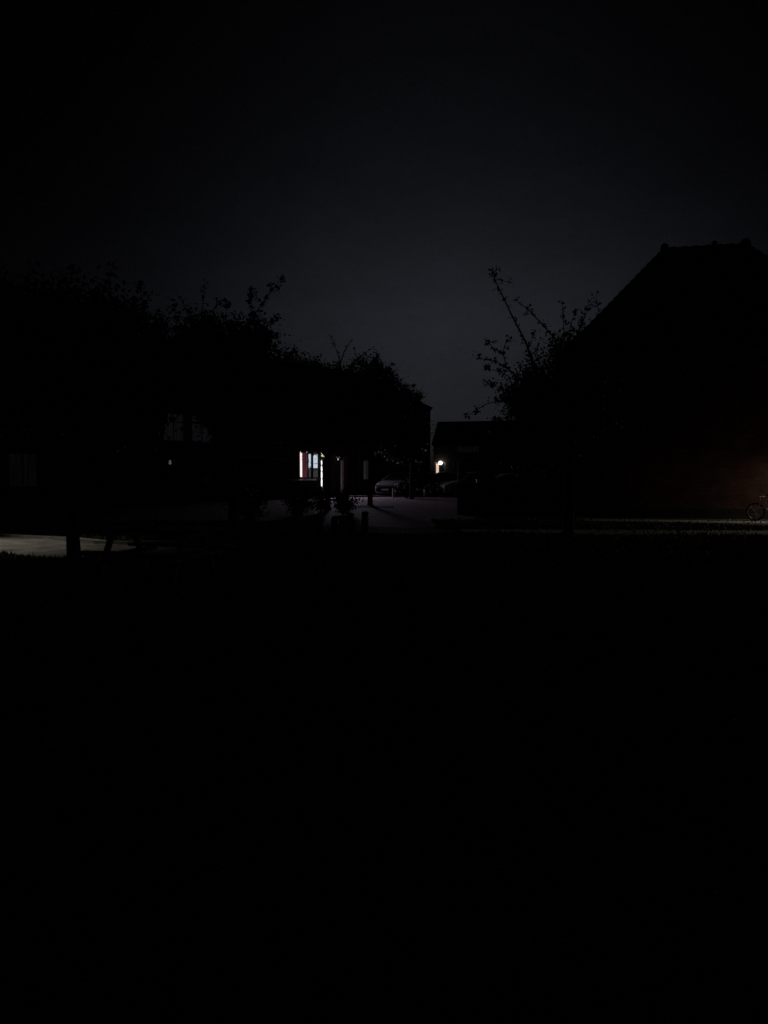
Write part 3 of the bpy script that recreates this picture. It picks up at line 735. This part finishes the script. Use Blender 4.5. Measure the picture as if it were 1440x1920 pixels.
tree('street_tree', gd(615, 956), 0.11, 2.2,
     [lob(600, 735, Y, 75, 62), lob(555, 720, Y + .4, 55, 55), lob(640, 715, Y, 45, 45), lob(585, 800, Y, 90, 42), lob(525, 770, Y, 60, 70), lob(650, 780, Y + .3, 50, 50)],
     [sh([(640, 690), (632, 660), (624, 640), (620, 631)], Y, 0.022, 0.5), sh([(635, 690), (645, 660), (655, 645), (660, 636)], Y, 0.026, 0.8), sh([(645, 700), (670, 672), (688, 660), (703, 648)], Y, 0.028, 0.9),
      sh([(670, 672), (665, 660), (663, 654)], Y, 0.014, 0.6), sh([(655, 690), (680, 675), (694, 666)], Y, 0.016, 1.0), sh([(570, 690), (560, 668), (550, 655)], Y, 0.014, 2), sh([(614, 892), (600, 882), (588, 879), (581, 874)], Y, 0.010, 0.15), sh([(614, 878), (597, 870), (584, 869), (576, 864)], Y, 0.010, 0.15), sh([(614, 866), (600, 858), (590, 852)], Y, 0.010, 0.2)],
     'street tree in front of the lit window, with bare shoots above its crown', 0.095, 46000, 90)
Y = 35.0
tree('street_tree', gd(694, 949), 0.115, 2.3,
     [lob(700, 715, Y, 42, 48), lob(680, 765, Y, 55, 50), lob(715, 790, Y + .3, 50, 50), lob(742, 750, Y + .6, 30, 40), lob(655, 800, Y, 40, 40)],
     [sh([(720, 700), (732, 686), (738, 682)], Y, 0.02, 3)],
     'street tree on the lit paving, standing in a dark planting pit', 0.10, 38000, 80)
Y = 42.5
tree('street_tree', (at(772, 930, Y).x, Y, 0), 0.11, 2.3,
     [lob(760, 790, Y, 32, 50), lob(778, 765, Y, 16, 28), lob(740, 830, Y, 38, 42), lob(785, 825, Y, 22, 48), lob(756, 748, Y + .2, 18, 22), lob(774, 748, Y - .2, 12, 22)],
     [sh([(772, 760), (773, 740), (776, 722)], Y, 0.02, 7), sh([(782, 770), (783, 750), (781, 738)], Y, 0.016, 6)],
     'narrow street tree behind the first parked car, nearest the row end', 0.11, 24000, 60)
# earth pit of the paved tree
pit = MB(); c = gd(696, 950); pit.box((c.x - 0.95, c.y - 0.75, 0.0), (c.x + 0.95, c.y + 0.75, 0.035))
pit.build('planting_pit', mat('pit_earth', (0.02, 0.016, 0.012), 0.95, 10, 0.4))['kind'] = 'structure'

# ================================================================== HEDGE, SHRUBS, PLANTS
def leafy_box(name, fr, L, D, H, label, n, leaf=0.06):
    r = empty(name, fr(L / 2, 0, 0), label, 'hedge')
    core = MB(); core.box((0.08, -D + 0.08, 0), (L - 0.08, -0.08, H - 0.08), fr)
    core.build('hedge_core', M_bark, r)
    P = []
    for k in range(n):
        s, o_, z = random.uniform(0, L), random.uniform(-D, 0), random.uniform(0, H)
        w = random.random()
        if w < 0.45: o_ = -abs(random.gauss(0, 0.06))
        elif w < 0.8: z = H - abs(random.gauss(0, 0.06)) + 0.05 * math.sin(s * 2.1)
        elif w < 0.9: s = abs(random.gauss(0, 0.05))
        else: s = L - abs(random.gauss(0, 0.05))
        P.append(tuple(fr(s, o_, z)))
    flakes('foliage', P, leaf, M_leaf2, r)
    return r
ha = at(858, 965, 27.7)
hfr = frame_of((ha.x, 27.7, 0), (math.cos(R(6)), -math.sin(R(6)), 0))
leafy_box('clipped_hedge', hfr, 4.3, 0.9, 1.08, 'clipped square hedge hiding the lower half of the parked cars', 12000, 0.07)

def shrub(p, r_, h, label, n=700, leaf=0.06, group='low shrubs in the planting bed', m=None, name='low_shrub'):
    p = Vector(p); root = empty(name, p, label, 'shrub', group)
    b = MB(); P = []
    n = int(n * 1.7)
    for k in range(12):
        a = random.uniform(0, 2 * math.pi); q_ = random.uniform(0.3, 1.0)
        e = p + Vector((math.cos(a) * r_ * q_, math.sin(a) * r_ * q_, h * random.uniform(0.2, 1.05)))
        b.tube([p + Vector((math.cos(a) * 0.05, math.sin(a) * 0.05, 0)), p.lerp(e, 0.5) + Vector((0, 0, h * 0.15)), e], [0.012, 0.008, 0.003], 4, False)
        for j in range(n // 12):
            f = random.uniform(0.25, 1.05)
            P.append(tuple(p.lerp(e, f) + Vector((0, 0, h * 0.12)) + Vector(RNG.normal(size=3)) * 0.16 * max(r_, 0.45)))
    b.build('stems', M_bark, root); flakes('foliage', P, leaf, m or M_leaf2, root)
    return root
shrub(gd(600, 962), 0.55, 0.85, 'low shrub left of the street tree trunk by the lit window', 800, 0.08)
shrub(gd(645, 965), 0.65, 0.75, 'spreading shrub dark against the lit paving', 900, 0.09)
shrub(gd(560, 966), 0.8, 0.8, 'bushy shrub in front of the wheeled bins', 900, 0.09)
shrub((at(763, 930, 44).x, 44, 0), 0.7, 0.9, 'pale green bush against the bonnet of the first parked car', 700, 0.10)
shrub((at(812, 930, 45.2).x, 45.2, 0), 0.45, 0.7, 'small bush between the parked cars', 400, 0.09)
shrub(gd(470, 972), 1.0, 0.9, 'wide dark shrub at the far edge of the lawn, left of the bollards', 1000, 0.09)
def flower(p, label, n=7, h=0.35, heads=1):
    p = Vector(p); root = empty('flowering_plant', p, label, 'plant', 'flowering plants at the lawn edge')
    b = MB(); P = []; fl = MB()
    for k in range(n):
        a = random.uniform(0, 6.28); e = p + Vector((math.cos(a) * 0.22, math.sin(a) * 0.22, h * random.uniform(0.6, 1.1)))
        b.tube([p, p.lerp(e, 0.5) + Vector((0, 0, 0.06)), e], [0.005, 0.004, 0.002], 4, False)
        for j in range(14): P.append(tuple(p.lerp(e, random.uniform(0.1, 0.9)) + Vector(RNG.normal(size=3)) * 0.05))
        if k < heads:
            for q_ in range(6):
                t = q_ * math.pi / 3
                d = Vector((math.cos(t), math.sin(t), 0.25)); s_ = Vector((-math.sin(t), math.cos(t), 0))
                fl.quad(e, e + d * 0.025 + s_ * 0.012, e + d * 0.05, e + d * 0.025 - s_ * 0.012)
    b.build('stems', M_leaf2, root); flakes('leaves', P, 0.07, M_leaf2, root)
    if heads: fl.build('petals', M_flower, root)
    return root
flower(gd(598, 1075), 'flowering plant with one pale bloom below the wooden bollards', 7, 0.38, 2)
flower(gd(640, 1105), 'thin-stemmed plant on the lawn below the pale bloom', 8, 0.32, 1)
flower(gd(688, 1102), 'spindly plant beside the thin-stemmed one, right of it', 8, 0.3, 1)

# ================================================================== PICNIC TABLE
pt = empty('picnic_table', (0, 0, 0), 'dark wooden picnic table with attached benches on the lawn', 'picnic table')
Lh = 0.86
def plank(x0, x1, y0, y1, z0, z1, name='plank', par=None):
    return MB().box((x0, y0, z0), (x1, y1, z1)).build(name, M_wood, par or pt, bevel=0.006)
for k in range(5): plank(-Lh + random.uniform(-.01, .01), Lh + random.uniform(-.01, .01), -0.37 + k * 0.15, -0.37 + k * 0.15 + 0.14, 0.715, 0.755, 'tabletop_plank')
for s in (-1, 1):
    for k in range(2): plank(-Lh, Lh, s * 0.70 - 0.145 + k * 0.15, s * 0.70 - 0.145 + k * 0.15 + 0.14, 0.415, 0.455, 'seat_plank')
for x in (-0.58, 0.58):
    for s in (-1, 1):
        a, b_ = Vector((x, s * 0.26, 0.71)), Vector((x, s * 0.66, 0.0))
        d = 0.045
        MB().hexa([(x - 0.03, b_.y - d, 0), (x + 0.03, b_.y - d, 0), (x + 0.03, b_.y + d, 0), (x - 0.03, b_.y + d, 0), (x - 0.03, a.y - d, 0.715), (x + 0.03, a.y - d, 0.715), (x + 0.03, a.y + d, 0.715), (x - 0.03, a.y + d, 0.715)]).build('leg', M_wood, pt)
    MB().box((x + 0.032, -0.82, 0.33), (x + 0.075, 0.82, 0.413)).build('cross_beam', M_wood, pt)
    MB().box((x + 0.032, -0.36, 0.63), (x + 0.075, 0.36, 0.713)).build('top_brace', M_wood, pt)
p = at(300, 990, 11.4); pt.location = (p.x, 11.3, 0); pt.rotation_euler = (0, 0, R(-14))

# ================================================================== BOLLARDS
def make_bollard():
    r = empty('wooden_bollard', (0, 0, 0))
    MB().lathe([(0.085, -0.05), (0.085, 0.56), (0.072, 0.59), (0.03, 0.605)], (0, 0, 0), 12).build('post', M_wood2, r)
    for z in (0.44, 0.50): MB().lathe([(0.0865, z), (0.088, z + 0.004), (0.088, z + 0.02), (0.0865, z + 0.024)], (0, 0, 0), 12).build('reflective_band', M_refl, r)
    return r
b0 = make_bollard()
for i, (px, ty, lb) in enumerate(((600, 972, 'leftmost of the four wooden bollards with pale bands'), (628, 968, 'second wooden bollard from the left, with pale bands'), (657, 962, 'third wooden bollard from the left, against the paving'), (684, 959, 'rightmost wooden bollard, its two pale bands showing clearest'))):
    b = b0 if i == 0 else copy_tree(b0)
    Yb = 1440 * 1.0 / (ty - 882); p = at(px, ty, Yb)
    b.location = (p.x, Yb, 0); b.rotation_euler = (0, R(random.uniform(-1.5, 1.5)), R(random.uniform(0, 90)))
    tag(b, lb, 'bollard', 'row of wooden bollards')
def stub(px, py, Yb, hh, lb):
    p = at(px, py, Yb); r = empty('concrete_bollard', (p.x, Yb, 0), lb, 'bollard', 'short pale bollards by the cars')
    MB().lathe([(0.085, -0.03), (0.08, hh - 0.08), (0.07, hh - 0.02), (0.03, hh)], (p.x, Yb, 0), 10).build('post', mat('pale_concrete', (0.42, 0.40, 0.36), 0.85, 8, 0.2, 0.3), r)
    MB().lathe([(0.0845, hh - 0.17), (0.086, hh - 0.165), (0.085, hh - 0.12), (0.0835, hh - 0.115)], (p.x, Yb, 0), 10).build('reflective_band', M_refl, r)
stub(738, 915, 45.0, 0.55, 'short pale bollard in front of the first parked car')
stub(797, 919, 45.6, 0.5, 'short pale bollard in front of the dark red car')
# low stake in the lawn
p = gd(937, 1214); r = empty('garden_stake', p, 'thin weathered stake standing alone in the lawn', 'stake')
MB().hexa([p + Vector(v) for v in ((-.03, -.02, -.05), (.03, -.02, -.05), (.03, .02, -.05), (-.03, .02, -.05), (-.028, -.02, .42), (.028, -.02, .42), (.028, .02, .42), (-.028, .02, .42))]).build('shaft', M_wood, r)
MB().hexa([p + Vector(v) for v in ((-.028, -.02, .42), (.028, -.02, .42), (.028, .02, .42), (-.028, .02, .42), (-.006, -.006, .47), (.012, -.006, .47), (.012, .006, .47), (-.006, .006, .47))]).build('tip', M_wood, r)

# ================================================================== BINS
def make_bin():
    r = empty('wheeled_bin', (0, 0, 0))
    b = MB(); b.hexa([(-.21, -.24, .09), (.21, -.24, .09), (.21, .22, .09), (-.21, .22, .09), (-.28, -.31, .98), (.28, -.31, .98), (.28, .30, .98), (-.28, .30, .98)]); b.build('body', M_bin, r, bevel=0.02)
    l = MB()
    for i in range(6):
        y0, y1 = -.34 + i * .115, -.34 + (i + 1) * .115; z = lambda y: 1.0 + 0.075 * math.cos(y / .36 * 1.35)
        l.hexa([(-.30, y0, z(y0) - .03), (.30, y0, z(y0) - .03), (.30, y1, z(y1) - .03), (-.30, y1, z(y1) - .03), (-.27, y0, z(y0)), (.27, y0, z(y0)), (.27, y1, z(y1)), (-.27, y1, z(y1))])
    l.build('lid', M_bin, r)
    MB().tube([(-.24, .36, .97), (.24, .36, .97)], .016, 8).build('handle', M_bin, r)
    for x in (-.24, .24): MB().lathe([(.09, -.025), (.1, -.015), (.1, .015), (.09, .025)], (x, .25, .1), 12, 'x').build('wheel', M_rubber, r)
    return r
b0 = make_bin()
for i, (px, Yb, rz, lb) in enumerate(((546, 44.2, 30, 'wheeled bin furthest left of the three below the lit window'), (565, 45.0, 40, 'middle wheeled bin directly below the lit red curtain'), (583, 45.6, 25, 'wheeled bin nearest the glowing doorway'))):
    b = b0 if i == 0 else copy_tree(b0)
    b.location = (at(px, 900, Yb).x, Yb, 0); b.rotation_euler = (0, 0, R(rz)); tag(b, lb, 'bin', 'wheeled bins below the lit window')

# ================================================================== CARS
def make_car(paint, L=4.0, W=1.74, H=1.48, wagon=0.0):
    r = empty('parked_car', (0, 0, 0))
    hw = W / 2
    # upper outline, front at -x: (x, z_top); belt height; cabin between windscreen foot and tail
    X = [-L/2, -L/2+.10, -L/2+.45, -L/2+.95, -L/2+1.12, -L/2+1.45, -L/2+1.80, -L/2+2.1, -L/2+2.5, -L/2+2.9, -L/2+3.25, L/2-.42, L/2-.18, L/2-.04, L/2]
    T = [.52, .70, .84, .93, .97, 1.20, H-.07, H-.02, H, H-.01, H-.05, H-.14-.0*wagon, 1.12, .80, .55]
    belt = [.50, .66, .80, .88, .92, .94, .95, .955, .96, .97, .98, .99, .97, .74, .52]
    wid = [.74, .86, .95, .985, .99, 1, 1, 1, 1, 1, .995, .975, .95, .92, .84]
    bot = [.30, .22, .20, .19, .19, .19, .19, .19, .19, .19, .19, .20, .22, .26, .32]
    n = len(X); rows = []
    for i in range(n):
        w = hw * wid[i]; t, b, z0 = T[i], belt[i], bot[i]
        g = max(0.0, t - b)
        inset = min(0.20, g * 0.42)
        sec = [(w * .90, z0), (w, z0 + .14), (w * 1.0, (z0 + b) / 2 + .03), (w * .985, b - .03), (w * .97 , b), (w * .97 - inset * .93, b + g * .90), (w * .97 - inset - .10 * min(1, g * 3), t - .012 * min(1, g * 9)), (w * .35, t + .008), (0, t + .012)]
        rows.append([(X[i], y, z) for y, z in sec])
    m = len(rows[0])
    body = MB(); G = {'windscreen': MB(), 'rear_window': MB(), 'side_window': MB(), 'side_window2': MB()}
    for sgn in (1, -1):
        for i in range(n - 1):
            for j in range(m - 1):
                a, b, c, d = rows[i][j], rows[i+1][j], rows[i+1][j+1], rows[i][j+1]
                q_ = [(p[0], p[1] * sgn, p[2]) for p in (a, b, c, d)]
                if sgn < 0: q_ = q_[::-1]
                tgt = body
                if j == 4 and 4 <= i <= 10: tgt = G['side_window'] if sgn > 0 else G['side_window2']
                elif j >= 6 and 4 <= i <= 5: tgt = G['windscreen']
                elif j >= 6 and i == 11: tgt = G['rear_window']
                tgt.quad(*q_)
    # floor
    for i in range(n - 1):
        a, b = rows[i][0], rows[i+1][0]
        body.quad((a[0], -a[1], a[2]), (b[0], -b[1], b[2]), b, a)
    bo = body.build('body', paint, r, True)
    G['windscreen'].build('windscreen', M_glass, r, True); G['rear_window'].build('rear_window', M_glass, r, True)
    for k in ('side_window', 'side_window2'): G[k].build('side_window', M_glass, r, True)
    for s in (-1, 1):
        for x in (-L/2 + 1.95, -L/2 + 2.95):
            MB().box((x - .035, s * (hw * .97 - .10) - .012, .97), (x + .035, s * (hw * .97 - .05) + .012, H - .2)).build('pillar', paint, r)
        for x in (-L/2 + .78, L/2 - .75):
            wl_ = MB().lathe([(.20, -.10), (.28, -.10), (.31, -.07), (.31, .07), (.28, .10), (.20, .10)], (x, s * (hw - .11), .31), 20, 'y').build('wheel', M_rubber, r, True)
            MB().lathe([(.02, -.112), (.17, -.108), (.205, -.104), (.205, .104), (.17, .108), (.02, .112)], (x, s * (hw - .11), .31), 16, 'y').build('rim', M_metal, wl_)
        MB().lathe([(.02, -.02), (.09, -.015), (.10, .02), (.05, .05)], (-L/2 + .13, s * hw * .66, .66), 12, 'x').build('headlight', M_refl, r)
        MB().box((L/2 - .16, s * hw * .80 - .06, .74), (L/2 - .06, s * hw * .80 + .06, 1.0)).build('tail_light', mat('tail_light_red', (.35, .02, .02), .25, 5, .1), r)
        MB().box((-L/2 + 1.38, s * (hw + .02) - .06, .97), (-L/2 + 1.48, s * (hw + .02) + .10 * 1, 1.08)).build('mirror', M_black, r, bevel=0.02)
    MB().box((-L/2 - .012, -.26, .38), (-L/2 + .02, .26, .49)).build('number_plate', M_refl, r)
    MB().box((L/2 - .02, -.26, .58), (L/2 + .012, .26, .69)).build('number_plate', M_refl, r)
    MB().box((-L/2 - .005, -.5, .52), (-L/2 + .08, .5, .62)).build('grille', M_black, r)
    return r
def paint(name, c): return mat(name, c, 0.28, 3, 0.06, spec=0.5)
cars = [(750, 48.2, 62, paint('silver_grey_paint', (.10, .105, .11)), 'silver grey parked car, leftmost, behind the first pale bollard', dict()),
        (797, 48.8, 78, paint('dark_red_paint', (.16, .012, .016)), 'dark red parked car with a bright glint on its windscreen', dict(H=1.45)),
        (836, 53.0, 70, paint('dark_blue_paint', (.02, .035, .11)), 'dark blue parked car right below the porch lamp', dict(H=1.5)),
        (874, 47.5, 20, paint('light_grey_paint', (.55, .55, .55)), 'light grey hatchback behind the round sign post', dict(L=3.7, H=1.5)),
        (948, 49.5, 12, paint('white_car_paint', (.75, .75, .76)), 'pale car mostly hidden behind the clipped hedge', dict(H=1.42))]
for px, Yc, rz, pm, lb, kw in cars:
    c = make_car(pm, **kw); c.location = (at(px, 900, Yc).x, Yc, 0.004); c.rotation_euler = (0, 0, R(rz)); tag(c, lb, 'car', 'cars parked across the street')

# ================================================================== SIGN, CABINET
p = at(860, 858, 43.0)
r = empty('traffic_sign', (p.x, 43.0, 0), 'round reddish traffic sign on a thin grey pole beside the hedge', 'sign')
MB().tube([(p.x - .02, 43.0, -.05), (p.x - .02, 43.0, p.z + .2)], .03, 8).build('pole', mat('dull_pole_paint', (.13, .13, .13), .8, 10, .2), r)
MB().lathe([(.20, -.012), (.215, -.006), (.215, .006), (.20, .012)], (p.x, 42.955, p.z), 24, 'y').build('sign_plate', M_signb, r)
MB().lathe([(.02, -.003), (.175, -.003), (.178, 0), (.02, 0)], (p.x, 42.941, p.z), 24, 'y').build('sign_face', M_sign, r)
p = at(897, 905, 42.0)
r = empty('utility_cabinet', (p.x, 42.0, 0), 'small pale utility cabinet between the grey car and the hedge', 'cabinet')
MB().box((p.x - .10, 41.88, -.02), (p.x + .10, 42.12, 1.06)).build('body', mat('cabinet_grey', (.5, .5, .48), .6, 6, .15), r, bevel=.01)
MB().box((p.x - .085, 41.868, .12), (p.x + .085, 41.882, 1.0)).build('door', mat('cabinet_grey', (.5, .5, .48)), r)
MB().box((p.x - .125, 41.84, 1.06), (p.x + .125, 42.16, 1.12)).build('lid', mat('cabinet_grey', (.5, .5, .48)), r, bevel=.012)

# ================================================================== BICYCLE leaning by the wall
bk = empty('bicycle', (0, 0, 0), 'small pale pink bicycle leaning by the brick wall at the right edge', 'bicycle')
M_bike = mat('pink_bike_paint', (.42, .27, .27), .3, 10, .1)
wr_ = .27
for x in (0, .92):
    w_ = MB().ring((x, 0, wr_ + .02), wr_, .02, 'y', 28, 6).build('wheel', M_rubber, bk, True)
    MB().ring((x, 0, wr_ + .02), wr_ - .03, .010, 'y', 28, 5).build('rim', M_metal, w_, True)
    sp = MB()
    for k in range(14):
        t = k * 2 * math.pi / 14
        sp.tube([(x, .018 if k % 2 else -.018, wr_ + .02), (x + math.cos(t) * (wr_ - .03), 0, wr_ + .02 + math.sin(t) * (wr_ - .03))], .0022, 3, False)
    sp.build('spokes', M_metal, w_)
    MB().lathe([(.022, -.04), (.022, .04)], (x, 0, wr_ + .02), 8, 'y').build('hub', M_metal, w_)
hd0, hd1, bb, sv, dr = (.13, 0, .60), (.10, 0, .50) , (.50, 0, .26), (.60, 0, .60), (.92, 0, .29)
f = MB()
for a, b in ((hd0, (.58, 0, .53)), (hd1, bb), (bb, sv), (hd0, hd1)): f.tube([a, b], .019, 8)
for s in (-.045, .045): f.tube([(bb[0], s * .6, bb[2]), (dr[0], s, dr[2])], .010, 6); f.tube([(.585, s * .4, .52), (dr[0], s, dr[2])], .009, 6)
f.build('frame', M_bike, bk, True)
f = MB()
for s in (-.045, .045): f.tube([(.10, s, .52), (.05, s, .42), (0, s, .29)], .011, 6)
f.tube([(.10, -.045, .52), (.10, .045, .52)], .012, 6); f.build('fork', M_bike, bk)
f = MB(); f.tube([hd0, (.16, 0, .74)], .012, 8); f.tube([(.28, -.26, .80), (.16, -.16, .78), (.16, 0, .75), (.16, .16, .78), (.28, .26, .80)], .011, 8); f.build('handlebar', M_metal, bk)
for s in (-1, 1): MB().tube([(.25, s * .235, .795), (.36, s * .30, .805)], .016, 8).build('grip', M_black, bk)
MB().hexa([(.50, -.03, .68), (.74, -.08, .68), (.74, .08, .68), (.50, .03, .68), (.49, -.022, .72), (.75, -.07, .735), (.75, .07, .735), (.49, .022, .72)]).build('saddle', M_black, bk, bevel=.012)
MB().tube([sv, (.625, 0, .69)], .012, 8).build('seat_post', M_metal, bk)
MB().ring((bb[0], .05, bb[2]), .075, .006, 'y', 20, 4).build('chainring', M_metal, bk)
f = MB(); f.tube([(bb[0], .07, bb[2]), (bb[0] + .11, .07, bb[2] - .08)], .009, 6); f.tube([(bb[0], -.07, bb[2]), (bb[0] - .11, -.07, bb[2] + .08)], .009, 6); f.build('crank', M_metal, bk)
for s in (1, -1): MB().box((bb[0] + s * .11 - .04, s * .08 - .0 if s > 0 else -.16, bb[2] - s * .08 - .01), (bb[0] + s * .11 + .04, .16 if s > 0 else -.08, bb[2] - s * .08 + .01)).build('pedal', M_black, bk)
p = at(1421, 962, 24.2); bk.location = (p.x, 24.35, 0); bk.rotation_euler = (R(-7), 0, R(-12))

# ================================================================== GRASS
N = 190000
yy = 2.0 + 17.3 * RNG.random(N) ** 1.25
xx = (RNG.random(N) * 2 - 1) * (0.62 * yy + 0.4)
keep = ~((yy > 13.95 + np.clip(-0.72 * (xx + 6.3), 0, 4) + RNG.normal(size=N) * 0.06) & (xx < -3.2))
keep &= ~((yy > 18.3 - 0.06 * (xx - 6)) & (xx > 1.5))
xx, yy = xx[keep], yy[keep]
# grass between and along the pale strips on the right, and beyond the path on the left
xe = RNG.uniform(1.5, 15.0, 34000); ye = RNG.uniform(18.6, 25.2, 34000) - 0.09 * (xe - 6)
cpy = 19.8 - 0.10 * (xe - 6)
ok = (np.abs(ye - cpy) > 0.84 + RNG.normal(size=len(xe)) * 0.12) & (ye < 23.3 - 0.235 * (xe - 6) + RNG.normal(size=len(xe)) * 0.12)
ok |= RNG.random(len(xe)) < 0.04
xl = RNG.uniform(-12.0, -3.0, 16000); yl = RNG.uniform(16.9, 24.0, 16000)
okl = yl > 17.55 + np.clip(-0.8 * (xl + 6.3), 0, 5) + RNG.normal(size=len(xl)) * 0.07
xx = np.concatenate([xx, xe[ok], xl[okl]]); yy = np.concatenate([yy, ye[ok], yl[okl]]); N = len(xx)
hh = RNG.uniform(0.03, 0.085, N) * (1 + 0.5 * np.sin(xx * 1.3 + yy * 0.7) * np.sin(yy * 0.9))
ang = RNG.random(N) * 2 * math.pi; ww = RNG.uniform(0.003, 0.006, N) * (1 + yy / 7)
lean = RNG.normal(size=(N, 2)) * 0.5 * hh[:, None]
dx, dy = np.cos(ang) * ww, np.sin(ang) * ww
V = np.zeros((N, 5, 3))
V[:, 0] = np.stack([xx - dx, yy - dy, np.zeros(N)], 1); V[:, 1] = np.stack([xx + dx, yy + dy, np.zeros(N)], 1)
mx, my = xx + lean[:, 0] * 0.4, yy + lean[:, 1] * 0.4
V[:, 2] = np.stack([mx + dx * 0.7, my + dy * 0.7, hh * 0.6], 1); V[:, 3] = np.stack([mx - dx * 0.7, my - dy * 0.7, hh * 0.6], 1)
V[:, 4] = np.stack([xx + lean[:, 0], yy + lean[:, 1], hh], 1)
me = bpy.data.meshes.new('grass')
me.vertices.add(5 * N); me.vertices.foreach_set('co', V.ravel())
b5 = np.arange(N)[:, None] * 5
idx = np.concatenate([b5 + np.array([0, 1, 2, 3]), b5 + np.array([3, 2, 4])], 1).ravel().astype(np.int32)
me.loops.add(7 * N); me.loops.foreach_set('vertex_index', idx)
ls = np.stack([np.arange(N) * 7, np.arange(N) * 7 + 4], 1).ravel().astype(np.int32); lt = np.tile(np.array([4, 3], dtype=np.int32), N)
me.polygons.add(2 * N); me.polygons.foreach_set('loop_start', ls); me.polygons.foreach_set('loop_total', lt)
me.update(calc_edges=True); me.materials.append(M_grass)
go = bpy.data.objects.new('grass', me); COL.objects.link(go)
tag(go, 'short dark lawn grass filling the foreground', 'grass', kind='stuff')
